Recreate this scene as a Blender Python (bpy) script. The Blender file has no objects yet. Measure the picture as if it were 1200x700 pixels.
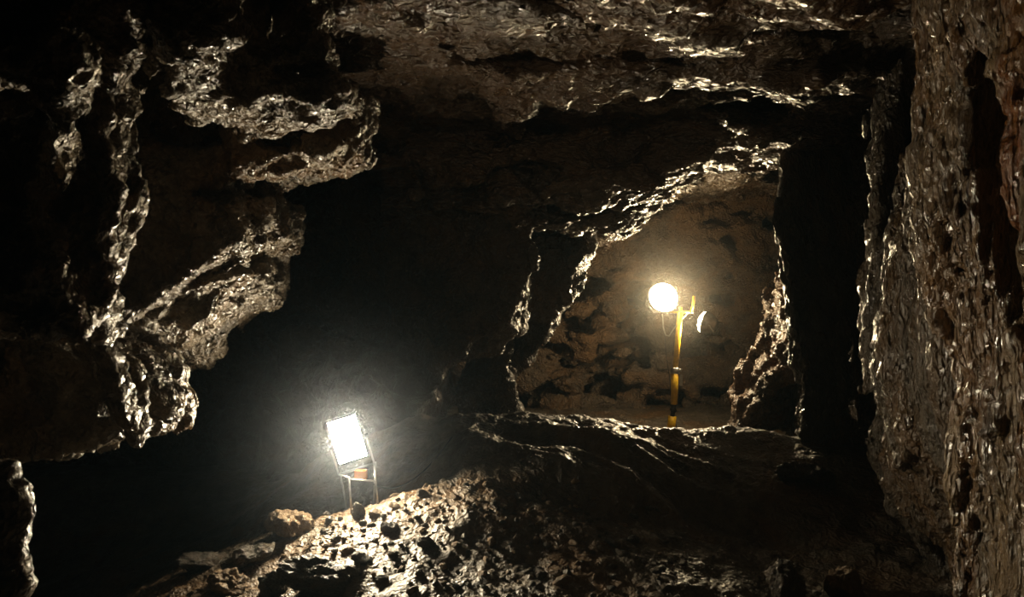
import bpy, bmesh, math, random
import numpy as np
from mathutils import Vector, Matrix, Euler

# ------------------------------------------------------------------ camera, light, exposure
SC = bpy.context.scene
COL = SC.collection
F = 1000.0                       # focal length in pixels of the 1200 px wide frame
CZ = 1.6
def P(px, py, Y):
    """world point that shows at photo pixel (px,py) at distance Y"""
    return ((px - 600) / F * Y, Y, CZ - (py - 350) / F * Y)

cam_d = bpy.data.cameras.new('camera')
cam_d.sensor_width = 36.0
cam_d.lens = 36.0 * F / 1200.0
cam_d.clip_start = 0.05
cam = bpy.data.objects.new('camera', cam_d)
cam.location = (0, 0, CZ)
cam.rotation_euler = (math.radians(90), 0, 0)
COL.objects.link(cam)
SC.camera = cam
SC.view_settings.view_transform = 'Standard'
SC.view_settings.look = 'None'
SC.view_settings.gamma = 1.0
SC.view_settings.exposure = 0.0
SC.view_settings.use_curve_mapping = False
SC.cycles.use_denoising = True
SC.cycles.max_bounces = 4
SC.cycles.diffuse_bounces = 2
SC.cycles.glossy_bounces = 1
SC.cycles.volume_bounces = 0
SC.cycles.sample_clamp_indirect = 2.0
SC.cycles.volume_step_rate = 4.0
w = bpy.data.worlds.new('world')
w.use_nodes = True
w.node_tree.nodes['Background'].inputs[0].default_value = (0.0, 0.0, 0.0, 1)
w.node_tree.nodes['Background'].inputs[1].default_value = 0.0
SC.world = w

# added fill spot behind the camera, no known lamp, brightens the far roof
ld = bpy.data.lights.new('fill_spot', 'SPOT')
ld.energy = 230.0
ld.color = (1.0, 0.78, 0.52)
ld.spot_size = math.radians(23)
ld.spot_blend = 1.0
ld.shadow_soft_size = 0.12
lo_ = bpy.data.objects.new('fill_spot', ld)
lo_.location = (0.5, -5.0, 1.9)
lo_.rotation_euler = (Vector(P(735, 225, 7.0)) - Vector((0.5, -5.0, 1.9))).to_track_quat('-Z', 'Y').to_euler()
COL.objects.link(lo_)
LAMP1_W = 460.0
LAMP2_W = 330.0
LAMP3_W = 230.0
HAZE = 0.0011
GLOW_DENS1 = 0.135
GLOW_DENS2 = 0.11

random.seed(4)
RNG = np.random.default_rng(11)

# ------------------------------------------------------------------ noise in numpy
TAB = RNG.random((64, 64, 64)).astype(np.float32) * 2 - 1

def vnoise(p):
    i = np.floor(p).astype(np.int64)
    f = (p - i).astype(np.float32)
    f = f * f * f * (f * (f * 6 - 15) + 10)
    i &= 63
    j = (i + 1) & 63
    x0, y0, z0 = i[..., 0], i[..., 1], i[..., 2]
    x1, y1, z1 = j[..., 0], j[..., 1], j[..., 2]
    fx, fy, fz = f[..., 0], f[..., 1], f[..., 2]
    a = TAB[x0, y0, z0] * (1 - fx) + TAB[x1, y0, z0] * fx
    b = TAB[x0, y1, z0] * (1 - fx) + TAB[x1, y1, z0] * fx
    c = TAB[x0, y0, z1] * (1 - fx) + TAB[x1, y0, z1] * fx
    d = TAB[x0, y1, z1] * (1 - fx) + TAB[x1, y1, z1] * fx
    a = a * (1 - fy) + b * fy
    c = c * (1 - fy) + d * fy
    return a * (1 - fz) + c * fz

def fbm(p, octaves=4, gain=0.5, ridged=False):
    s, a, t = 0, 1.0, 0
    for k in range(octaves):
        n = vnoise(p * (2.03 ** k) + k * 7.31)
        if ridged:
            n = 1 - 2 * np.abs(n)
        s = s + a * n
        t += a
        a *= gain
    return s / t

JIT = RNG.random((32, 32, 32, 3)).astype(np.float32)
TILT = (RNG.random((32, 32, 32, 3)).astype(np.float32) * 2 - 1)

def facets(p, sharp=14.0):
    """faceted rock noise: every cell is a randomly tilted plane, blended at the borders; also F2-F1"""
    i0 = np.floor(p).astype(np.int64)
    num = np.zeros(p.shape[:-1], np.float32)
    den = np.zeros_like(num)
    f1 = np.full_like(num, 9.0)
    f2 = np.full_like(num, 9.0)
    for a in (-1, 0, 1):
        for b in (-1, 0, 1):
            for c in (-1, 0, 1):
                ii = i0 + np.array([a, b, c])
                k = ii & 31
                q = ii + JIT[k[..., 0], k[..., 1], k[..., 2]]
                d = (p - q).astype(np.float32)
                t = TILT[k[..., 0], k[..., 1], k[..., 2]]
                r = np.sqrt((d * d).sum(-1))
                f2 = np.minimum(f2, np.maximum(f1, r))
                f1 = np.minimum(f1, r)
                wgt = np.exp(-sharp * r)
                num += wgt * ((d * t).sum(-1) + 0.5 * t[..., 0])
                den += wgt
    return num / den, f2 - f1

# ------------------------------------------------------------------ surface nets
def surface_nets(g, org, h):
    """closed iso-surface of the sampled distance field g (negative inside)"""
    s = g < 0
    nx, ny, nz = g.shape
    c = np.zeros((nx - 1, ny - 1, nz - 1), np.int8)
    for a in (0, 1):
        for b in (0, 1):
            for d in (0, 1):
                c += s[a:nx - 1 + a, b:ny - 1 + b, d:nz - 1 + d]
    act = (c > 0) & (c < 8)
    idx = np.argwhere(act)
    vid = np.full(act.shape, -1, np.int64)
    vid[act] = np.arange(len(idx))
    acc = np.zeros((len(idx), 3), np.float32)
    cnt = np.zeros(len(idx), np.float32)
    corners = [(a, b, d) for a in (0, 1) for b in (0, 1) for d in (0, 1)]
    vals = {cr: g[idx[:, 0] + cr[0], idx[:, 1] + cr[1], idx[:, 2] + cr[2]] for cr in corners}
    for u in corners:
        for ax in range(3):
            if u[ax] == 0:
                v = tuple(1 if q == ax else u[q] for q in range(3))
                a, b = vals[u], vals[v]
                m = (a < 0) != (b < 0)
                t = np.where(m, a / np.where(m, a - b, 1), 0)
                pt = np.tile(np.array(u, np.float32), (len(idx), 1))
                pt[:, ax] += t
                acc[m] += pt[m]
                cnt[m] += 1
    vert = (idx + acc / cnt[:, None]) * h + np.array(org)
    quads = []
    for ax in range(3):
        o1, o2 = [(1, 2), (2, 0), (0, 1)][ax]
        sl0 = [slice(None)] * 3
        sl1 = [slice(None)] * 3
        sl0[ax] = slice(0, g.shape[ax] - 1)
        sl1[ax] = slice(1, g.shape[ax])
        ch = s[tuple(sl0)] != s[tuple(sl1)]
        e = np.argwhere(ch)
        lim = [n - 1 for n in g.shape]
        ok = (e[:, o1] > 0) & (e[:, o2] > 0) & (e[:, o1] < lim[o1]) & (e[:, o2] < lim[o2])
        e = e[ok]
        def at(d1, d2):
            q = e.copy()
            q[:, o1] += d1
            q[:, o2] += d2
            return vid[q[:, 0], q[:, 1], q[:, 2]]
        q = np.stack([at(-1, -1), at(0, -1), at(0, 0), at(-1, 0)], 1)
        flip = ~s[tuple(sl0)][e[:, 0], e[:, 1], e[:, 2]]
        q[flip] = q[flip][:, ::-1]
        quads.append(q)
    return vert, np.concatenate(quads)

def vnormals(v, q):
    n = np.cross(v[q[:, 2]] - v[q[:, 0]], v[q[:, 3]] - v[q[:, 1]])
    out = np.zeros_like(v)
    for k in range(4):
        for a in range(3):
            out[:, a] += np.bincount(q[:, k], n[:, a], len(v))
    return out / np.maximum(np.linalg.norm(out, axis=1, keepdims=True), 1e-9)

def mesh_from(name, v, q, mat, smooth=True):
    me = bpy.data.meshes.new(name)
    me.vertices.add(len(v))
    me.vertices.foreach_set('co', np.asarray(v, np.float32).ravel())
    me.loops.add(q.size)
    me.loops.foreach_set('vertex_index', q.ravel().astype(np.int32))
    me.polygons.add(len(q))
    k = q.shape[1]
    me.polygons.foreach_set('loop_start', np.arange(0, q.size, k, dtype=np.int32))
    me.polygons.foreach_set('loop_total', np.full(len(q), k, np.int32))
    me.polygons.foreach_set('use_smooth', np.full(len(q), smooth))
    me.update(calc_edges=True)
    me.validate()
    me.materials.append(mat)
    o = bpy.data.objects.new(name, me)
    COL.objects.link(o)
    return o

# ------------------------------------------------------------------ distance-field sculpting
def poly2d(X, Z, pts):
    """signed distance to a polygon in the x-z plane, negative inside"""
    d = np.full(X.shape, 1e9, np.float32)
    ins = np.zeros(X.shape, bool)
    n = len(pts)
    for i in range(n):
        ax, az = pts[i]
        bx, bz = pts[(i + 1) % n]
        ex, ez = bx - ax, bz - az
        wx, wz = X - ax, Z - az
        t = np.clip((wx * ex + wz * ez) / (ex * ex + ez * ez + 1e-12), 0, 1)
        d = np.minimum(d, (wx - ex * t) ** 2 + (wz - ez * t) ** 2)
        if az != bz:
            cr = ((az > Z) != (bz > Z)) & (X < ex * (Z - az) / ez + ax)
            ins ^= cr
    d = np.sqrt(d)
    return np.where(ins, -d, d)

def smin(a, b, k):
    h = np.clip(0.5 + 0.5 * (b - a) / k, 0, 1)
    return b * (1 - h) + a * h - k * h * (1 - h)

def block(pix, yf, yb, back=None, yr=None, tilt=(0, 0), r=0.03):
    """a rock block: outline of its face as photo pixels at distance yr (its front yf if not given),
    running straight back to yb, or tapering to a second outline there"""
    def w2(pp, y):
        return [((x - 600) / F * y, CZ - (q - 350) / F * y) for x, q in pp]
    pts = w2(pix, yr or yf)
    bpts = w2(back, yb) if back else None
    cx = sum(p[0] for p in pts) / len(pts)
    cz = sum(p[1] for p in pts) / len(pts)
    return dict(pts=pts, back=bpts, yf=yf, yb=yb, tilt=tilt, c=(cx, cz), r=r)

def sculpt(name, blocks, lo, hi, h, mat, k=0.05, big=(0.10, 1.6), mid=(0.05, 4.0), st=(1, 1, 1),
           fine=0.016, ffreq=9.0, cuts=()):
    xs = np.arange(lo[0], hi[0], h, dtype=np.float32)
    ys = np.arange(lo[1], hi[1], h, dtype=np.float32)
    zs = np.arange(lo[2], hi[2], h, dtype=np.float32)
    G = np.full((len(xs), len(ys), len(zs)), 9.0, np.float32)
    X2, Z2 = np.meshgrid(xs, zs, indexing='ij')
    for sign, lst in ((1, blocks), (-1, cuts)):
        for b in lst:
            B = np.empty_like(G)
            base = poly2d(X2, Z2, b['pts']) if not b['back'] else None
            for j, y in enumerate(ys):
                if base is None:
                    t = min(1.0, max(0.0, (y - b['yf']) / (b['yb'] - b['yf'])))
                    d2 = poly2d(X2, Z2, [(p[0] * (1 - t) + q[0] * t, p[1] * (1 - t) + q[1] * t) for p, q in zip(b['pts'], b['back'])])
                else:
                    d2 = base
                fr = (b['yf'] - y) + b['tilt'][0] * (X2 - b['c'][0]) + b['tilt'][1] * (Z2 - b['c'][1])
                m = np.maximum(fr, y - b['yb'])
                r = b['r']
                q = np.maximum(d2, m)
                e = np.sqrt(np.maximum(d2 + r, 0) ** 2 + np.maximum(m + r, 0) ** 2) - r
                B[:, j, :] = np.maximum(q, e)
            if sign > 0:
                G = smin(G, B, k)
            else:
                G = -smin(-G, B, k)
    band = np.abs(G) < (big[0] + mid[0]) * 1.6 + 3 * h
    ii = np.argwhere(band)
    pos = ii * h + np.array(lo)
    sp = pos * np.array(st)
    n = big[0] * fbm(sp * big[1] + 3.1, 2) * 1.6
    fa, _ = facets(sp * mid[1] + 0.25 * fbm(sp * 3, 2)[:, None], 10)
    n = n + mid[0] * fa
    G[band] += n.astype(np.float32)
    v, q = surface_nets(G, lo, h)
    for amp, fr in ((fine, ffreq), (fine * 0.45, ffreq * 2.1)):
        nn = vnormals(v, q)
        sp = v * np.array(st) * fr
        fa, f21 = facets(sp + 0.5 * fbm(sp * 0.6, 2)[:, None], 12)
        v = v + nn * (amp * (fa * 1.3 + 0.6 * fbm(sp * 1.7, 2, ridged=True)) - amp * 0.8 * np.exp(-f21 * 9))[:, None]
    return mesh_from(name, v, q, mat)

# ------------------------------------------------------------------ materials
def rock_material(name, dark, light, ochre, och=0.35, rough=0.33, st=(1, 1, 1), bump=1.0, coat=0.6, scale=1.0, fbump=1.0, stains=()):
    m = bpy.data.materials.new(name)
    m.use_nodes = True
    N, L = m.node_tree.nodes, m.node_tree.links
    bs = N['Principled BSDF']
    tc = N.new('ShaderNodeTexCoord')
    mp = N.new('ShaderNodeMapping')
    mp.inputs['Scale'].default_value = tuple(s * scale for s in st)
    L.new(tc.outputs['Object'], mp.inputs['Vector'])
    V = mp.outputs['Vector']
    def noise(sc, det=6, rg=0.6, dist=0.0):
        n = N.new('ShaderNodeTexNoise')
        n.inputs['Scale'].default_value = sc
        n.inputs['Detail'].default_value = det
        n.inputs['Roughness'].default_value = rg
        n.inputs['Distortion'].default_value = dist
        L.new(V, n.inputs['Vector'])
        return n.outputs['Fac']
    def ramp(src, a, b, ca=(0, 0, 0, 1), cb=(1, 1, 1, 1)):
        r = N.new('ShaderNodeValToRGB')
        r.color_ramp.elements[0].position = a
        r.color_ramp.elements[1].position = b
        r.color_ramp.elements[0].color = ca
        r.color_ramp.elements[1].color = cb
        L.new(src, r.inputs['Fac'])
        return r.outputs['Color']
    def mix(fac, a, b, mode='MIX'):
        x = N.new('ShaderNodeMix')
        x.data_type = 'RGBA'
        x.blend_type = mode
        if isinstance(fac, float):
            x.inputs[0].default_value = fac
        else:
            L.new(fac, x.inputs[0])
        for s, i in ((a, 6), (b, 7)):
            if isinstance(s, tuple):
                x.inputs[i].default_value = s
            else:
                L.new(s, x.inputs[i])
        return x.outputs[2]
    def math_(op, a, b=None):
        x = N.new('ShaderNodeMath')
        x.operation = op
        for i, s in enumerate((a, b)):
            if s is None:
                continue
            if isinstance(s, (int, float)):
                x.inputs[i].default_value = s
            else:
                L.new(s, x.inputs[i])
        return x.outputs[0]
    base = ramp(noise(4.5, 8, 0.7), 0.32, 0.70, dark + (1,), light + (1,))
    om = ramp(noise(1.3, 4, 0.6, 0.8), 0.62 - och * 0.4, 0.78 - och * 0.4)
    col = mix(om, base, mix(noise(14, 4), ochre + (1,), tuple(c * 0.35 for c in ochre) + (1,)))
    for (c, sz, sc_col) in stains:      # iron stains of their own shape
        m2 = N.new('ShaderNodeMapping')
        m2.vector_type = 'TEXTURE'
        m2.inputs['Location'].default_value = c
        m2.inputs['Scale'].default_value = sz
        L.new(tc.outputs['Object'], m2.inputs['Vector'])
        ln = N.new('ShaderNodeVectorMath'); ln.operation = 'LENGTH'
        L.new(m2.outputs[0], ln.inputs[0])
        f = ramp(math_('ADD', ln.outputs['Value'], math_('MULTIPLY', noise(6, 5), 0.7)), 0.85, 1.35, (1, 1, 1, 1), (0, 0, 0, 1))
        col = mix(f, col, mix(noise(9, 5, 0.7), tuple(q * 0.25 for q in sc_col) + (1,), sc_col + (1,)))
    L.new(col, bs.inputs['Base Color'])
    rr = N.new('ShaderNodeMapRange')
    L.new(noise(7, 5, 0.6), rr.inputs[0])
    rr.inputs[1].default_value = 0.3
    rr.inputs[2].default_value = 0.7
    rr.inputs[3].default_value = rough - 0.12
    rr.inputs[4].default_value = rough + 0.22
    L.new(rr.outputs[0], bs.inputs['Roughness'])
    bs.inputs['Specular IOR Level'].default_value = 0.7
    bs.inputs['Coat Weight'].default_value = coat
    bs.inputs['Coat Roughness'].default_value = 0.16
    vo = N.new('ShaderNodeTexVoronoi')
    vo.feature = 'SMOOTH_F1'
    vo.inputs['Smoothness'].default_value = 0.25
    vo.inputs['Scale'].default_value = 26
    wv = N.new('ShaderNodeVectorMath')
    wv.operation = 'ADD'
    nz = N.new('ShaderNodeTexNoise')
    nz.inputs['Scale'].default_value = 11
    nz.inputs['Detail'].default_value = 3
    L.new(V, nz.inputs['Vector'])
    sc_ = N.new('ShaderNodeVectorMath')
    sc_.operation = 'SCALE'
    sc_.inputs['Scale'].default_value = 0.16
    L.new(nz.outputs['Color'], sc_.inputs[0])
    L.new(V, wv.inputs[0])
    L.new(sc_.outputs[0], wv.inputs[1])
    L.new(wv.outputs[0], vo.inputs['Vector'])
    hgt = math_('ADD', math_('MULTIPLY', vo.outputs['Distance'], 0.9), math_('MULTIPLY', noise(13, 8, 0.62, 0.4), 1.2))
    b1 = N.new('ShaderNodeBump')
    b1.inputs['Strength'].default_value = 1.0
    b1.inputs['Distance'].default_value = 0.030 * bump
    L.new(hgt, b1.inputs['Height'])
    b2 = N.new('ShaderNodeBump')
    b2.inputs['Strength'].default_value = 1.0
    b2.inputs['Distance'].default_value = 0.006 * fbump
    L.new(noise(60, 4, 0.6), b2.inputs['Height'])
    L.new(b1.outputs[0], b2.inputs['Normal'])
    L.new(b2.outputs[0], bs.inputs['Normal'])
    L.new(b2.outputs[0], bs.inputs['Coat Normal'])
    return m

M_LEFT = rock_material('wet_brown_rock', (0.035, 0.027, 0.018), (0.32, 0.25, 0.165), (0.30, 0.17, 0.065), 0.35, coat=0.8)
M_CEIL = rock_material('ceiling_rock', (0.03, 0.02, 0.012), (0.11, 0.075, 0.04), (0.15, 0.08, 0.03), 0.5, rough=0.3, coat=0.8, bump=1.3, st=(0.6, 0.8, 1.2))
M_RIGHT = rock_material('flowstone_rock_lit', (0.035, 0.024, 0.014), (0.44, 0.30, 0.16), (0.40, 0.18, 0.04), 0.36, rough=0.28, coat=0.9, bump=1.6, st=(1.4, 1.4, 0.40),  # lighter and wetter than the rear wall, imitating stronger lamplight
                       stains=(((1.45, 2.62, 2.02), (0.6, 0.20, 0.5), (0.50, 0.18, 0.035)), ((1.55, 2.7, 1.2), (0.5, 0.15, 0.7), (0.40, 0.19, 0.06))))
M_SIDE = rock_material('grey_brown_rock_dim', (0.035, 0.027, 0.018), (0.14, 0.105, 0.065), (0.20, 0.11, 0.04), 0.36, bump=1.2, st=(1.3, 1.3, 0.6))  # darker than the near wall, its dimmer light put into the colour
M_BACK = rock_material('dry_brown_rock', (0.06, 0.042, 0.026), (0.17, 0.12, 0.075), (0.24, 0.13, 0.05), 0.5, rough=0.5, coat=0.15, bump=1.3)
M_SHADED = rock_material('shaded_rock', (0.025, 0.018, 0.012), (0.085, 0.062, 0.04), (0.12, 0.065, 0.028), 0.45, rough=0.4, coat=0.5, bump=1.3)  # darker copy of the back rock, shade put into the colour
M_FLOOR = rock_material('wet_rubble', (0.05, 0.04, 0.03), (0.20, 0.165, 0.12), (0.22, 0.13, 0.06), 0.35, rough=0.48, coat=0.25, bump=0.6)
M_STONE = rock_material('loose_stone_rock', (0.04, 0.032, 0.024), (0.20, 0.165, 0.12), (0.24, 0.15, 0.07), 0.25, coat=0.3, bump=0.6)
M_TAN = rock_material('tan_stone_rock', (0.16, 0.10, 0.05), (0.42, 0.28, 0.15), (0.40, 0.24, 0.10), 0.5, rough=0.55, coat=0.2, bump=0.6)

def plain(name, col, rough=0.4, metal=0.0, emit=None, strength=0.0):
    m = bpy.data.materials.new(name)
    m.use_nodes = True
    N, L = m.node_tree.nodes, m.node_tree.links
    bs = N['Principled BSDF']
    bs.inputs['Metallic'].default_value = metal
    n = N.new('ShaderNodeTexNoise')
    n.inputs['Scale'].default_value = 18
    n.inputs['Detail'].default_value = 5
    tc = N.new('ShaderNodeTexCoord')
    L.new(tc.outputs['Object'], n.inputs['Vector'])
    r = N.new('ShaderNodeValToRGB')
    r.color_ramp.elements[0].position = 0.3
    r.color_ramp.elements[1].position = 0.6
    r.color_ramp.elements[0].color = tuple(c * 0.55 for c in col) + (1,)
    r.color_ramp.elements[1].color = tuple(col) + (1,)
    L.new(n.outputs['Fac'], r.inputs['Fac'])
    L.new(r.outputs['Color'], bs.inputs['Base Color'])
    bs.inputs['Roughness'].default_value = rough
    if emit:
        bs.inputs['Emission Color'].default_value = emit + (1,)
        bs.inputs['Emission Strength'].default_value = strength
    return m

def tag(o, label=None, cat=None, group=None, kind=None):
    if label: o['label'] = label
    if cat: o['category'] = cat
    if group: o['group'] = group
    if kind: o['kind'] = kind
    return o

# ------------------------------------------------------------------ cave shell
# left overhang: stepped blocks, the upper ones nearest the camera
LB = [
    # near corner, whose right side shows lit, and the drapery column behind it
    block([(-900, -300), (62, -300), (66, 60), (52, 110), (40, 78), (-20, 60), (-900, 60)], 2.6, 3.2),
    block([(-700, 140), (40, 140), (44, 200), (40, 262), (70, 330), (96, 400), (60, 396), (10, 385), (-700, 400)], 2.75, 3.0),
    block([(96, -200), (138, -200), (138, 60), (134, 180), (128, 260), (116, 330), (112, 418), (100, 400), (80, 290), (78, 190), (88, 100), (98, 50)], 2.9, 3.15, tilt=(0.3, 0)),
    block([(60, -200), (100, -200), (88, 100), (76, 180), (80, 290), (104, 410), (84, 370), (56, 260), (50, 130)], 3.0, 3.3),
    block([(112, 405), (132, 420), (146, 460), (158, 505), (150, 512), (134, 480), (118, 440)], 2.95, 3.35,
          back=[(116, 405), (165, 418), (183, 455), (178, 505), (162, 522), (140, 490), (124, 440)]),
    block([(-500, 395), (70, 400), (140, 450), (150, 505), (120, 530), (40, 540), (-500, 560)], 3.4, 4.2),
    # upper diagonal block
    block([(176, -200), (268, -200), (264, 32), (224, 60), (182, 90), (158, 106), (168, 60)], 3.05, 3.5),
    block([(104, -240), (134, -240), (136, 40), (134, 84), (104, 100)], 2.9, 3.28),
    block([(276, -120), (364, -120), (366, 20), (380, 58), (372, 68), (322, 74), (285, 80), (272, 40)], 3.35, 3.7),
    block([(190, 84), (392, 84), (396, 106), (368, 112), (330, 114), (290, 122), (240, 116), (190, 130)], 3.4, 4.15),
    block([(140, 160), (235, 170), (330, 172), (392, 104), (412, 96), (414, 130), (410, 168), (380, 184), (330, 184), (310, 194), (250, 214), (215, 220), (140, 206)], 4.15, 4.8),
    block([(128, 228), (262, 228), (280, 262), (282, 284), (240, 314), (180, 350), (128, 380)], 4.15, 5.05),
    block([(262, 228), (300, 236), (306, 250), (300, 290), (285, 292)], 4.4, 5.0, back=[(262, 225), (346, 236), (353, 286), (330, 306), (290, 296)]),
    block([(112, 386), (160, 370), (230, 330), (285, 300), (289, 304), (262, 322), (225, 344), (180, 370), (140, 389)], 4.3, 5.1,
          back=[(130, 380), (190, 350), (280, 300), (334, 308), (330, 362), (300, 378), (274, 428), (248, 444), (200, 448)]),
    block([(-400, 545), (4, 548), (12, 600), (24, 640), (18, 740), (-400, 740)], 2.45, 2.54),
    block([(-400, 60), (170, 60), (170, 390), (-400, 400)], 4.3, 5.1),
]
wall_left = sculpt('wall_left', LB, (-3.2, 2.3, 0.35), (-0.55, 5.3, 3.5), 0.018, M_LEFT, k=0.03,
                   big=(0.04, 2.2), mid=(0.06, 4.5), fine=0.020, ffreq=10)
tag(wall_left, 'stepped wet brown rock overhang hanging down the left side of the cave', 'cave wall', kind='structure')

# near ceiling and the lintel of rock over the back chamber
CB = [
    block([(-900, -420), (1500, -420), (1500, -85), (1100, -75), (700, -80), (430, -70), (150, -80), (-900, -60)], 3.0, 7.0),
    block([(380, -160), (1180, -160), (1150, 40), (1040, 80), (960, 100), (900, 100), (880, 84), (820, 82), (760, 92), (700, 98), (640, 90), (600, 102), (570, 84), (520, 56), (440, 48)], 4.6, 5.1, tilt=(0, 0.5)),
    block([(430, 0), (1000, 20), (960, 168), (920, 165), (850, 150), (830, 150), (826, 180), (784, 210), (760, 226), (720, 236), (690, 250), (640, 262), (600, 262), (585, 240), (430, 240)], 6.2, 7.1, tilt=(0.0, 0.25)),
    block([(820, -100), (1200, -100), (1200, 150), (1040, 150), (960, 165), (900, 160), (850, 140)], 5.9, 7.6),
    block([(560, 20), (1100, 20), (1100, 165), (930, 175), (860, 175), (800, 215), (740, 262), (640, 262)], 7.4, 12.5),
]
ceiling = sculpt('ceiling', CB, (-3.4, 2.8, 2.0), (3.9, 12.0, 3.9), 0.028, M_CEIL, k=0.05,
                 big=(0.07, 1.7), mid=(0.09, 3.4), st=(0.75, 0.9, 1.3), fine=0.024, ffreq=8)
tag(ceiling, 'rough brown cave roof with a low ledge across the middle', 'cave ceiling', kind='structure')

# wall left of the back chamber, its rock colour darkened for shade
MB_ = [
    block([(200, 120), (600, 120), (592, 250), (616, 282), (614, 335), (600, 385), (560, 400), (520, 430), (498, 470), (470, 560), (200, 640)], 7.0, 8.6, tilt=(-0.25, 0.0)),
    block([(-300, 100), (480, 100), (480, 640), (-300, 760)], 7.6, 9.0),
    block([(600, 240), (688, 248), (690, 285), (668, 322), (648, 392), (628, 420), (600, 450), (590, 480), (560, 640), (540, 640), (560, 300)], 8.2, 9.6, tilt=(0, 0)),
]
wall_center = sculpt('wall_center', MB_, (-5.6, 6.3, -0.6), (1.2, 9.3, 3.3), 0.034, M_SHADED, k=0.07,
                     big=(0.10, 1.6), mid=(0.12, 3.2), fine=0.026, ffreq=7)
tag(wall_center, 'rough rock wall, coloured darker for shade, between the low floodlight and the lit back chamber', 'cave wall', kind='structure')

BB = [block([(330, -120), (1130, -120), (1130, 700), (330, 700)], 11.2, 13.2, tilt=(0, -0.15))]
wall_back = sculpt('wall_back', BB, (-2.6, 10.2, -1.2), (4.6, 13.0, 4.0), 0.05, M_BACK, k=0.10,
                   big=(0.10, 1.0), mid=(0.15, 3.4), st=(0.8, 1, 1.2), fine=0.04, ffreq=5)
tag(wall_back, 'lit brown back wall of the chamber behind the mast lights', 'cave wall', kind='structure')

M_HEAP = rock_material('orange_brown_rock', (0.05, 0.03, 0.015), (0.16, 0.09, 0.04), (0.24, 0.11, 0.035), 0.5, rough=0.4, coat=0.7, bump=1.0)
HB = [block([(950, 290), (1100, 250), (1100, 620), (850, 640), (868, 500), (880, 465), (900, 430), (914, 385), (926, 340)], 8.5, 9.0, tilt=(0.8, -0.8))]
wall_heap = sculpt('wall_far_right', HB, (1.4, 7.6, -0.6), (3.6, 9.3, 2.4), 0.024, M_HEAP, k=0.05,
                   big=(0.06, 2.5), mid=(0.16, 5.5), fine=0.024, ffreq=9)
tag(wall_heap, 'broken orange-brown rock face at the right foot of the back chamber', 'cave wall', kind='structure')

RB = [
    block([(1040, -260), (1700, -260), (1700, 1000), (1128, 1000), (1124, 600), (1116, 450), (1094, 330), (1075, 250), (1067, 60)], 1.6, 3.2, yr=3.2),
    block([(1112, 94), (1124, 88), (1300, 86), (1300, 112), (1122, 110)], 2.42, 2.86, yr=2.86),
]
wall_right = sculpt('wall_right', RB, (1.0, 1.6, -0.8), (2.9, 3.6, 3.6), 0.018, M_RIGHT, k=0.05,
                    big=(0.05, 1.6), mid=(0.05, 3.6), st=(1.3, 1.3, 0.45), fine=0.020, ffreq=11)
tag(wall_right, 'near wet flowstone wall streaked cream and orange down the right side, coloured brighter for lamplight', 'cave wall', kind='structure')
RB2 = [
    block([(1052, -200), (1500, -200), (1500, 950), (1120, 950), (1085, 660), (1030, 560), (992, 490), (976, 420), (976, 300), (990, 200), (1030, 80)], 2.6, 4.85, yr=4.8),
    block([(925, -100), (1400, -100), (1400, 800), (945, 800), (945, 500), (942, 440), (936, 330), (921, 260), (926, 165)], 6.2, 6.5, tilt=(-0.15, 0)),
    block([(1010, -100), (1400, -100), (1400, 800), (1010, 800)], 6.2, 12.4, yr=7.0),
]
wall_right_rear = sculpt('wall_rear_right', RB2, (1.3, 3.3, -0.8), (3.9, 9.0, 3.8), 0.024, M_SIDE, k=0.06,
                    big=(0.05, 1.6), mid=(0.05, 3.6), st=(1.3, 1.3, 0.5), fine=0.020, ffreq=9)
tag(wall_right_rear, 'grey-brown wall, coloured darker for dim light, set back between the flowstone and the lit back chamber', 'cave wall', kind='structure')

# ------------------------------------------------------------------ floor
def lerp_pts(x, pts):
    return np.interp(x, [p[0] for p in pts], [p[1] for p in pts])

def floor_z(x, y):
    x = np.asarray(x, float)
    y = np.asarray(y, float)
    # rubble mound in front, crest by the low floodlight
    crest = lerp_pts(x, [(-4, -0.55), (-2.6, -0.25), (-1.9, 0.02), (-1.5, 0.18), (-1.05, 0.33), (-0.65, 0.43), (-0.25, 0.50), (0.2, 0.40), (0.7, 0.22), (1.4, 0.05), (2.4, 0.10), (4, 0.3)])
    front = lerp_pts(x, [(-4, -0.5), (-1.5, -0.12), (-0.5, 0.02), (0.8, 0.0), (1.8, -0.05), (4, 0.1)])
    t = np.clip((y - 3.9) / 1.3, 0, 1)
    t = t * t * (3 - 2 * t)
    z = front * (1 - t) + crest * t
    # valley behind the mound
    v = np.clip((y - 5.12) / 0.3, 0, 1)
    v = v * v * (3 - 2 * v)
    valley = lerp_pts(x, [(-4, -0.9), (-1.5, -0.5), (-0.7, 0.1), (-0.3, 0.53), (0.3, 0.56), (0.75, 0.46), (1.1, 0.08), (1.6, 0.0), (2.4, 0.1), (4, 0.3)])
    z = z * (1 - v) + valley * v
    # ledge before the back chamber
    ledge = lerp_pts(x, [(-4, -0.7), (-2.2, -0.2), (-1.4, 0.45), (-0.8, 0.68), (-0.4, 0.70), (0.2, 0.70), (0.6, 0.68), (0.9, 0.63), (1.2, 0.60), (2.0, 0.57), (4, 0.5)])
    lf = np.clip((y - 5.2) / 1.15, 0, 1)
    z = z * (1 - lf) + ledge * lf
    b = np.clip((y - 6.45) / 0.9, 0, 1)
    b = b * b * (3 - 2 * b)
    return z * (1 - b) + 0.10 * b

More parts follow.
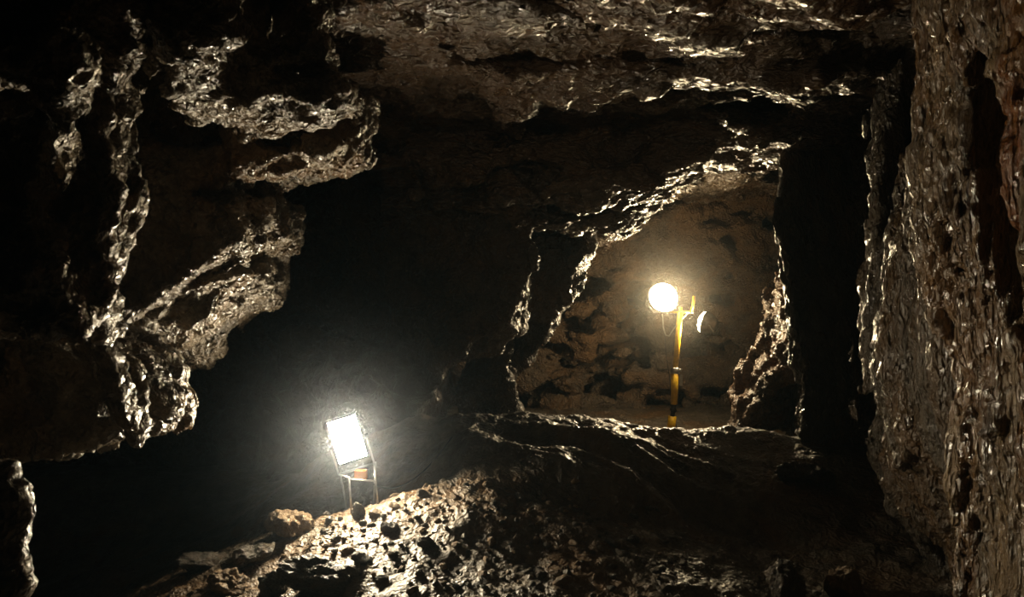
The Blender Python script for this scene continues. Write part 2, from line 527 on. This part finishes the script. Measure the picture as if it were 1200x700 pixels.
def floor_disp(x, y):
    p = np.stack([x, y, np.zeros_like(x)], -1)
    n = 0.06 * fbm(p * 1.7, 3)
    fa, f21 = facets(p * 5.0 + 0.4 * fbm(p * 3, 2)[..., None], 9)
    n = n + 0.022 * fa
    fa, f21 = facets(p * 12.0 + 0.4 * fbm(p * 6, 2)[..., None], 9)
    n = n + 0.014 * fa + 0.018 * np.minimum(f21, 0.5)
    fa, f21 = facets(p * 27.0, 9)
    n = n + 0.012 * np.minimum(f21, 0.6)
    # long strata ridges on the ledge
    k = np.clip((y - 5.2) / 0.4, 0, 1) * np.clip((6.25 - y) / 0.3, 0, 1)
    q = np.stack([x * 0.9 + y * 0.3, (y + 0.42 * x) * 3.2, np.zeros_like(x)], -1)
    return n + k * 0.09 * fbm(q, 3, ridged=True)

ys = np.concatenate([np.arange(1.0, 3.4, 0.05), np.arange(3.4, 5.7, 0.011), np.arange(5.7, 7.2, 0.018), np.arange(7.2, 13.0, 0.05)])
xs = np.concatenate([np.arange(-6, -2.2, 0.05), np.arange(-2.2, 1.7, 0.0125), np.arange(1.7, 4.5, 0.025)])
XX, YY = np.meshgrid(xs, ys, indexing='ij')
ZZ = floor_z(XX, YY) + floor_disp(XX, YY)
nx, ny = XX.shape
I = np.arange(nx * ny).reshape(nx, ny)
Q = np.stack([I[:-1, :-1], I[1:, :-1], I[1:, 1:], I[:-1, 1:]], -1).reshape(-1, 4)
floor = mesh_from('floor', np.stack([XX, YY, ZZ], -1).reshape(-1, 3), Q, M_FLOOR)
tag(floor, 'uneven wet rubble floor rising to a mound and a ledge', 'cave floor', kind='structure')

def ground(x, y):
    x = np.array([float(x)]); y = np.array([float(y)])
    return float((floor_z(x, y) + floor_disp(x, y))[0])

def hit(px, py, y0=3.0, y1=9.0):
    """where the sight line of a photo pixel meets the floor"""
    Y = np.arange(y0, y1, 0.01)
    X = (px - 600) / F * Y
    Z = CZ - (py - 350) / F * Y
    G = floor_z(X, Y) + floor_disp(X, Y)
    i = np.argmax(Z < G)
    return float(X[i]), float(Y[i]), float(G[i])

# ------------------------------------------------------------------ stones
def stone_mesh(name, seed, flat=0.7, n=5, rough=0.4, cut=7):
    rs = np.random.default_rng(seed)
    bm = bmesh.new()
    bmesh.ops.create_icosphere(bm, subdivisions=n, radius=1)
    v = np.array([x.co[:] for x in bm.verts])
    d = v / np.linalg.norm(v, axis=1, keepdims=True)
    r = np.full(len(d), 1.0)
    for _ in range(cut):          # flat chipped faces
        nn = rs.normal(size=3)
        nn /= np.linalg.norm(nn)
        off = rs.uniform(0.55, 0.85)
        c = d @ nn
        r = np.minimum(r, np.where(c > 0.05, off / np.maximum(c, 0.05), 9))
    v = d * r[:, None]
    v *= np.array([rs.uniform(0.9, 1.15), rs.uniform(0.75, 1.0), flat])
    v += d * (rough * 0.45 * fbm(v * 1.6 + seed * 3.7, 4))[:, None]
    fa, f21 = facets(v * 4 + seed * 1.3, 10)
    v += d * (0.13 * fa)[:, None]
    fa, f21 = facets(v * 8 + seed * 2.1, 12)
    v += d * (0.05 * fa - 0.04 * np.exp(-f21 * 9))[:, None]
    for x, c in zip(bm.verts, v):
        x.co = c
    me = bpy.data.meshes.new(name)
    bm.to_mesh(me)
    bm.free()
    me.polygons.foreach_set('use_smooth', np.full(len(me.polygons), True))
    return me

def stone(name, px, py, size, seed, label, mat=M_STONE, cat='rock', flat=0.7, rot=(0, 0, 0), sc=(1, 1, 1), sink=0.35, n=5, cut=7, rough=0.4, dy=0.0):
    me = stone_mesh(name, seed, flat, n, cut=cut, rough=rough)
    me.materials.append(mat)
    o = bpy.data.objects.new(name, me)
    COL.objects.link(o)
    x, y, z = hit(px, py)
    y += dy
    o.scale = (size * sc[0], size * sc[1], size * sc[2])
    o.rotation_euler = rot
    o.location = (x, y, z + size * flat * sc[2] * (1 - 2 * sink))
    tag(o, label, cat)
    return o

STONES = [
    ('boulder', 340, 625, 0.155, 3, 'tan flat-topped boulder standing highest on the rubble crest left of the low floodlight', M_TAN, 0.55, (0.1, 0.05, 0.2), (1.0, 0.9, 1.0), 0.15),
    ('boulder', 292, 660, 0.14, 5, 'dark unlit slab of rock leaning directly below the tan boulder', M_STONE, 0.5, (0.2, -0.3, 0.3), (1.1, 0.9, 0.9), 0.3),
    ('boulder', 236, 668, 0.13, 8, 'flat-topped dark rock at the left end of the rubble crest', M_STONE, 0.6, (0, 0.1, 0.5), (1.15, 0.8, 0.9), 0.3),
    ('boulder', 372, 690, 0.185, 9, 'largest dark boulder at the bottom edge of the lit rubble slope', M_STONE, 0.75, (0.1, 0.15, 0.1), (1.05, 0.8, 0.8), 0.3),
    ('boulder', 322, 694, 0.12, 12, 'angular dark rock just left of the largest boulder at the bottom edge', M_STONE, 0.8, (0.3, 0.2, 0.9), (0.9, 0.8, 0.9), 0.35),
    ('boulder', 268, 690, 0.12, 14, 'pale angular rock with a bright split face in the lower left rubble', M_TAN, 0.7, (0.5, 0.3, 0.2), (1, 0.8, 0.9), 0.35),
    ('boulder', 420, 605, 0.052, 15, 'small pale rock on the slope directly beneath the low floodlight stand', M_STONE, 0.8, (0, 0, 0), (0.9, 0.9, 1.2), 0.2),
    ('boulder', 456, 620, 0.06, 16, 'smooth grey rock half buried on the slope right of the floodlight stand', M_STONE, 0.6, (0, 0.2, 0), (1.1, 0.9, 0.9), 0.35),
    ('boulder', 425, 657, 0.065, 18, 'grey rounded rock on the lit slope midway below the low floodlight', M_STONE, 0.6, (0, 0.2, 1), (1.1, 0.9, 0.9), 0.3),
    ('boulder', 280, 628, 0.06, 19, 'small tan rock sitting between the dark slab and the crest rock', M_TAN, 0.8, (0, 0.2, 1), (1, 0.9, 0.9), 0.25),
    ('boulder', 946, 565, 0.16, 21, 'dark rock with a thin bright rim at the foot of the flowstone wall', M_STONE, 0.6, (0.1, 0.2, 0), (1.2, 0.9, 0.9), 0.3),
    ('boulder', 990, 698, 0.15, 23, 'angular rock dimly lit at the bottom edge before the flowstone wall', M_TAN, 0.8, (0.1, 0.5, 0.4), (0.8, 0.6, 0.9), 0.3),
    ('boulder', 920, 700, 0.13, 24, 'tall pointed rock at the bottom edge left of the flowstone wall', M_STONE, 1.0, (0.1, 0.4, 0.2), (0.9, 0.8, 1.1), 0.3),
    ('boulder', 500, 640, 0.05, 27, 'dark chipped rock in the middle of the lit slope', M_STONE, 0.7, (0.1, 0.4, 0.2), (1.1, 0.8, 1.0), 0.3),
]
for (nm, px, py, s, sd, lab, mt, fl, rt, sc, sk) in STONES:
    stone(nm, px, py, s, sd, lab, mt, flat=fl, rot=rt, sc=sc, sink=sk)

protos = []
for k in range(7):
    me = stone_mesh('stone', 100 + k, flat=random.uniform(0.55, 0.9), n=3, cut=8)
    me.materials.append(M_STONE if k % 3 else M_TAN)
    protos.append(me)
first = [bpy.data.objects.new('stone', me) for me in protos]
placed = [(hit(s[1], s[2])[0], hit(s[1], s[2])[1], s[3]) for s in STONES]
cnt = 0
tries = 0
while cnt < 285 and tries < 6000:
    tries += 1
    y = random.uniform(3.95, 5.3)
    x = random.triangular(-1.9, 1.1, -0.7)
    z = ground(x, y)
    px, py = 600 + x / y * F, 350 - (z - CZ) / y * F
    if not (100 < px < 860 and 565 < py < 712):
        continue
    s = 0.012 + 0.026 * random.random() ** 2.2
    if any((x - a) ** 2 + (y - b) ** 2 < (s * 1.0 + r * 1.2) ** 2 for a, b, r in placed):
        continue
    if (x + 0.93) ** 2 + (y - 5.2) ** 2 < 0.17 ** 2:
        continue
    placed.append((x, y, s))
    k = random.randrange(7)
    o = first[k].copy()
    COL.objects.link(o)
    o.scale = (s * random.uniform(0.9, 1.5), s * random.uniform(0.8, 1.1), s)
    o.rotation_euler = (random.uniform(-0.4, 0.4), random.uniform(-0.4, 0.4), random.uniform(0, 6.28))
    o.location = (x, y, z + s * 0.25)
    if k % 3:
        tag(o, 'small wet grey-brown stone lying loose on the rubble slope below the low floodlight', 'stone', 'loose grey-brown stones on the rubble slope')
    else:
        tag(o, 'small dry tan stone lying loose on the rubble slope below the low floodlight', 'stone', 'loose tan stones on the rubble slope')
    cnt += 1
for o in first:
    bpy.data.objects.remove(o)

# ------------------------------------------------------------------ lamps
def finish(name, bm, mat, parent=None, smooth=False, bevel=0.0):
    if bevel:
        bmesh.ops.bevel(bm, geom=[e for e in bm.edges if e.calc_face_angle(0) > 0.6], offset=bevel, segments=2, affect='EDGES')
    me = bpy.data.meshes.new(name)
    bm.to_mesh(me)
    bm.free()
    if smooth:
        me.polygons.foreach_set('use_smooth', np.full(len(me.polygons), True))
    me.materials.append(mat)
    o = bpy.data.objects.new(name, me)
    COL.objects.link(o)
    if parent is not None:
        o.parent = parent
    return o

def abox(bm, c, s, rot=None):
    m = Matrix.Translation(c) @ (rot.to_4x4() if rot else Matrix.Identity(4)) @ Matrix.Diagonal((s[0], s[1], s[2], 1))
    bmesh.ops.create_cube(bm, size=1, matrix=m)

def tube(bm, pts, r, seg=12, cap=True):
    pts = [Vector(p) for p in pts]
    rings = []
    up = Vector((0.13, 0.31, 0.94)).normalized()
    for i, p in enumerate(pts):
        a = pts[max(0, i - 1)]
        b = pts[min(len(pts) - 1, i + 1)]
        t = (b - a).normalized()
        u = t.cross(up)
        if u.length < 0.1:
            u = t.cross(Vector((1, 0, 0)))
        u.normalize()
        v = t.cross(u).normalized()
        rr = r[i] if isinstance(r, (list, tuple)) else r
        rings.append([bm.verts.new(p + rr * (math.cos(k * 2 * math.pi / seg) * u + math.sin(k * 2 * math.pi / seg) * v)) for k in range(seg)])
    for a, b in zip(rings, rings[1:]):
        for k in range(seg):
            bm.faces.new((a[k], a[(k + 1) % seg], b[(k + 1) % seg], b[k]))
    if cap:
        bm.faces.new(rings[0][::-1])
        bm.faces.new(rings[-1])
    bmesh.ops.recalc_face_normals(bm, faces=bm.faces)

def arc(p0, p1, p2, n=16):
    p0, p1, p2 = map(Vector, (p0, p1, p2))
    return [(1 - t) ** 2 * p0 + 2 * t * (1 - t) * p1 + t * t * p2 for t in [i / n for i in range(n + 1)]]

M_BLACK = plain('black_metal', (0.03, 0.03, 0.032), 0.35, 0.3)
M_STEEL = plain('galvanised_steel', (0.55, 0.54, 0.52), 0.3, 0.9)
M_YEL = plain('yellow_paint', (0.85, 0.52, 0.02), 0.35)
M_ORG = plain('orange_plastic', (0.75, 0.28, 0.05), 0.5)
M_RUB = plain('black_rubber', (0.02, 0.02, 0.02), 0.5)
M_CABLE = plain('pale_cable', (0.6, 0.57, 0.5), 0.5)
M_GLOW1 = plain('lit_glass_cool', (0.9, 0.9, 0.9), 0.2, 0, (1.0, 0.84, 0.58), LAMP1_W)
M_GLOW2 = plain('lit_glass_warm', (0.9, 0.9, 0.9), 0.2, 0, (1.0, 0.78, 0.46), LAMP2_W)
M_GLOW3 = plain('lit_glass_side', (0.9, 0.9, 0.9), 0.2, 0, (1.0, 0.78, 0.46), LAMP3_W)

def flood_head(parent, W, H, D, glow, round_=False, dome=0.0):
    """floodlight head, glass towards local -Y, centre of the glass at the origin"""
    if round_:
        def lathe(prof, seg=40):
            bm = bmesh.new()
            rings = [[bm.verts.new((r * math.cos(k * 2 * math.pi / seg), y, r * math.sin(k * 2 * math.pi / seg))) for k in range(seg)] for r, y in prof]
            for a, b in zip(rings, rings[1:]):
                for k in range(seg):
                    bm.faces.new((a[k], a[(k + 1) % seg], b[(k + 1) % seg], b[k]))
            bm.faces.new(rings[0]); bm.faces.new(rings[-1][::-1])
            bmesh.ops.recalc_face_normals(bm, faces=bm.faces)
            return bm
        rr = W / 2
        hs = finish('housing', lathe([(rr, 0.0), (rr, D * 0.2), (rr * 0.8, D * 0.6), (rr * 0.5, D * 0.9), (rr * 0.45, D)]), M_STEEL, parent, True)
        finish('bezel', lathe([(rr * 1.04, -0.012), (rr * 1.06, 0.0), (rr * 1.04, 0.016)]), M_STEEL, hs, True)
        g = finish('glass', lathe([(rr * 0.96, -0.014), (rr * 0.90, -0.016 - dome * 0.4), (rr * 0.6, -0.016 - dome * 0.85), (rr * 0.2, -0.016 - dome)]), glow, parent, True)
        g['label'] = 'glowing white lamp glass'
        return hs
    bm = bmesh.new()
    abox(bm, (0, D * 0.35, 0), (W * 0.98, D * 0.6, H * 0.98))
    bx = [v for v in bm.verts if v.co.y > D * 0.4]
    for v in bx:
        v.co.x *= 0.72
        v.co.z *= 0.78
    hs = finish('housing', bm, M_BLACK, parent, bevel=0.006)
    bm = bmesh.new()
    for i in range(7):
        abox(bm, ((i - 3) * W * 0.1, D * 0.78, 0), (0.004, D * 0.3, H * 0.7))
    finish('cooling_fin', bm, M_BLACK, hs)
    bm = bmesh.new()
    t = 0.014
    for sx in (-1, 1):
        abox(bm, (sx * (W / 2 - t / 2), 0, 0), (t, 0.02, H))
        abox(bm, (0, 0, sx * (H / 2 - t / 2)), (W - 2 * t, 0.02, t))
    finish('bezel', bm, M_BLACK, hs, bevel=0.003)
    bm = bmesh.new()
    abox(bm, (0, 0, 0), (W - 2 * t, 0.006, H - 2 * t))
    g = finish('glass', bm, glow, parent)
    g['label'] = 'glowing white lamp glass'
    return hs

# low floodlight on its bracket stand
bx, by = -0.92, 5.22
bz = ground(bx, by)
low = bpy.data.objects.new('floodlight', None)
COL.objects.link(low)
low.location = (bx, by, bz)
tag(low, 'low floodlight glowing white on a small tubular stand on the rubble mound', 'floodlight')
head = bpy.data.objects.new('head_mount', None)
COL.objects.link(head)
head.parent = low
hp = Vector(P(407, 515, 5.2)) - low.location
head.location = hp
head.rotation_euler = Euler((math.radians(-12), math.radians(-14), math.radians(-32)), 'ZYX')
HM = Matrix.LocRotScale(hp, Euler((math.radians(3), math.radians(-16), math.radians(9)), 'XYZ'), None)
bpy.data.objects.remove(head)
before = set(COL.objects)
flood_head(low, 0.20, 0.29, 0.10, M_GLOW1)
for o in set(COL.objects) - before:
    if o.parent is low:
        o.matrix_local = HM
# U bracket from the head's sides down to the stand, and the stand's legs
bm = bmesh.new()
sA = HM @ Vector((-0.112, 0.03, -0.02)); sB = HM @ Vector((0.112, 0.03, -0.02))
kA = HM @ Vector((-0.112, 0.03, -0.20)); kB = HM @ Vector((0.112, 0.03, -0.20))
tube(bm, [sA, kA], 0.006, 8)
tube(bm, [sB, kB], 0.006, 8)
tube(bm, [kA, kB], 0.007, 8)
finish('bracket', bm, M_STEEL, low, True)
for c, nm in ((sA, 'tilt_knob'), (sB, 'tilt_knob')):
    bm = bmesh.new()
    dr = (sB - sA).normalized()
    tube(bm, [c - dr * 0.014, c + dr * 0.014], 0.016, 12)
    finish(nm, bm, M_BLACK, low, True)
wz = -bz
def wp(px, py, Y):
    return Vector(P(px, py, Y)) - low.location
for pts in ([kA, wp(409, 560, 5.12), wp(412, 585, 5.10)], [kB, wp(440, 562, 5.14), wp(443, 582, 5.12)],
            [kA + Vector((0, 0.05, 0)), wp(414, 580, 5.34)], [kB + Vector((0, 0.05, 0)), wp(436, 574, 5.34)]):
    pts = [Vector(p) for p in pts]
    g = ground(pts[-1].x + bx, pts[-1].y + by) - bz
    pts[-1].z = g - 0.01
    bm = bmesh.new()
    tube(bm, pts, 0.006, 8)
    finish('leg', bm, M_STEEL, low, True)
bm = bmesh.new()
tube(bm, [wp(409, 562, 5.12), wp(440, 564, 5.14)], 0.005, 8)
finish('cross_bar', bm, M_STEEL, low, True)
bm = bmesh.new()
abox(bm, wp(423, 556, 5.22), (0.075, 0.05, 0.06))
finish('junction_box', bm, M_ORG, low, bevel=0.006)
bm = bmesh.new()
tube(bm, arc(wp(428, 560, 5.26), wp(470, 600, 5.5), (0.5, 0.75, ground(bx + 0.5, by + 0.75) - bz + 0.01)), 0.005, 8)
finish('cable', bm, M_RUB, low, True)

# lighting mast in the back chamber
mx, my, _ = P(787, 500, 9.5)
mz = ground(mx, my)
mast = bpy.data.objects.new('lighting_mast', None)
COL.objects.link(mast)
mast.location = (mx, my, mz)
tag(mast, 'yellow lighting mast with two floodlights and a hanging cable in the back chamber', 'lighting mast')
def mp(px, py, Y=9.5):
    return Vector(P(px, py, Y)) - mast.location
foot = Vector((0, 0, 0))
pA, pB, pC, pD = mp(787, 520), mp(790, 474), mp(791, 436), mp(797, 366)
pF = Vector((mp(785, 560).x, 0, -0.02))
bm = bmesh.new()
tube(bm, [pF, mp(788, 488)], 0.046, 16)
lowp = finish('pole', bm, M_YEL, mast, True); lowp['label'] = 'yellow lowest tube of the mast'
bm = bmesh.new()
tube(bm, [mp(788, 488), mp(789.5, 474)], 0.026, 14)
tube(bm, [mp(786, 482), mp(792, 480)], 0.032, 14)
finish('joint', bm, M_BLACK, mast, True)
bm = bmesh.new()
tube(bm, [pB, pC], 0.040, 16)
finish('pole', bm, M_YEL, mast, True)
bm = bmesh.new()
tube(bm, [mp(790.7, 438), mp(791.3, 431)], 0.05, 16)
abox(bm, mp(796, 434), (0.05, 0.03, 0.03))
finish('clamp', bm, M_STEEL, mast, True)
bm = bmesh.new()
tube(bm, [pC, pD], 0.032, 16)
finish('pole', bm, M_YEL, mast, True)
bm = bmesh.new()
abox(bm, mp(798, 446), (0.03, 0.03, 0.12))
finish('winch_handle', bm, M_STEEL, mast, bevel=0.003)
bm = bmesh.new()
tube(bm, [mp(782, 366), mp(812, 366)], 0.013, 10)
tube(bm, [mp(797, 372), mp(797.5, 360)], 0.02, 10)
bar = finish('cross_bar', bm, M_YEL, mast, True)
bm = bmesh.new()
tube(bm, [mp(809, 367), mp(812, 358), mp(813.5, 347)], 0.014, 10)
finish('hook', bm, M_YEL, bar, True)
bm = bmesh.new()
tube(bm, [mp(776, 368), mp(777.5, 385), mp(780, 393), mp(784, 394), mp(790, 385), mp(797, 376), mp(806, 367)], 0.008, 8)
finish('cable', bm, M_CABLE, mast, True)
bm = bmesh.new()
tube(bm, [mp(779, 392), mp(781, 420), mp(785, 445), mp(787, 480), mp(794, 505), mp(793, 530)], 0.005, 8)
finish('cable', bm, M_RUB, mast, True)
def mast_head(px, py, W, H, D, glow, rz, rx, ry=0, dome=0.0):
    before = set(COL.objects)
    e = bpy.data.objects.new('lamp_head', None)
    COL.objects.link(e)
    e.parent = mast
    flood_head(e, W, H, D, glow, True, dome)
    e.location = mp(px, py)
    e.rotation_euler = Euler((rx, ry, rz), 'XYZ')
    bm = bmesh.new()
    tube(bm, [(-W * 0.38, D * 0.5, 0), (-W * 0.40, D * 0.9, -H * 0.2), (-W * 0.2, D, -H * 0.38), (W * 0.2, D, -H * 0.38), (W * 0.40, D * 0.9, -H * 0.2), (W * 0.38, D * 0.5, 0)], 0.010, 8)
    finish('yoke', bm, M_STEEL, e, True)
    return e
R = math.radians
mast_head(777, 349, 0.33, 0.33, 0.16, M_GLOW2, R(6), R(-14), 0, 0.02)
mast_head(826, 378, 0.24, 0.24, 0.14, M_GLOW3, R(-118), R(-14), 0, 0.05)

# ------------------------------------------------------------------ haze and added lamp glow
def haze_or_glow(name, label, loc, size, dens, g, col, falloff=None, parent=None):
    m = bpy.data.materials.new(name)
    m.use_nodes = True
    N, L = m.node_tree.nodes, m.node_tree.links
    N.remove(N['Principled BSDF'])
    vs = N.new('ShaderNodeVolumeScatter')
    vs.inputs['Density'].default_value = dens
    vs.inputs['Anisotropy'].default_value = g
    vs.inputs['Color'].default_value = col + (1,)
    L.new(vs.outputs[0], N['Material Output'].inputs['Volume'])
    bm = bmesh.new()
    if falloff:
        # added scatter volume imitating lamp glare, thinning out with distance
        tc = N.new('ShaderNodeTexCoord')
        ln = N.new('ShaderNodeVectorMath'); ln.operation = 'LENGTH'
        L.new(tc.outputs['Object'], ln.inputs[0])
        mr = N.new('ShaderNodeMapRange')
        L.new(ln.outputs['Value'], mr.inputs[0])
        mr.inputs[1].default_value = 0.0; mr.inputs[2].default_value = 1.0
        mr.inputs[3].default_value = 1.0; mr.inputs[4].default_value = 0.0
        pw = N.new('ShaderNodeMath'); pw.operation = 'POWER'
        L.new(mr.outputs[0], pw.inputs[0]); pw.inputs[1].default_value = falloff
        mu = N.new('ShaderNodeMath'); mu.operation = 'MULTIPLY'
        L.new(pw.outputs[0], mu.inputs[0]); mu.inputs[1].default_value = dens
        L.new(mu.outputs[0], vs.inputs['Density'])
        bmesh.ops.create_icosphere(bm, subdivisions=4, radius=1)
    else:
        bmesh.ops.create_cube(bm, size=1, matrix=Matrix.Translation((0, 5.6, 1.5)) @ Matrix.Diagonal((9.0, 14.6, 4.6, 1)))
    o = finish(name, bm, m)
    o.location = loc
    if size:
        o.scale = size
    if parent:
        o.parent = parent
        o['label'] = label
    else:
        tag(o, label, 'haze', kind='stuff')
    return o
haze = haze_or_glow('haze', 'thin damp haze filling the cave, with added glow volumes around the lit floodlights', (0, 0, 0), None, HAZE, 0.6, (0.50, 0.80, 1.0))
haze_or_glow('lamp_glow', 'added pale glow volume imitating glare around the low floodlight', P(407, 515, 5.15), (1.3, 1.3, 1.3), GLOW_DENS1, 0.3, (0.75, 0.84, 1.0), 3.2, haze)
haze_or_glow('lamp_glow', 'added warm glow volume imitating glare around the mast floodlights', P(780, 350, 9.4), (1.6, 1.6, 1.6), GLOW_DENS2, 0.3, (1.0, 0.95, 0.85), 3.2, haze)
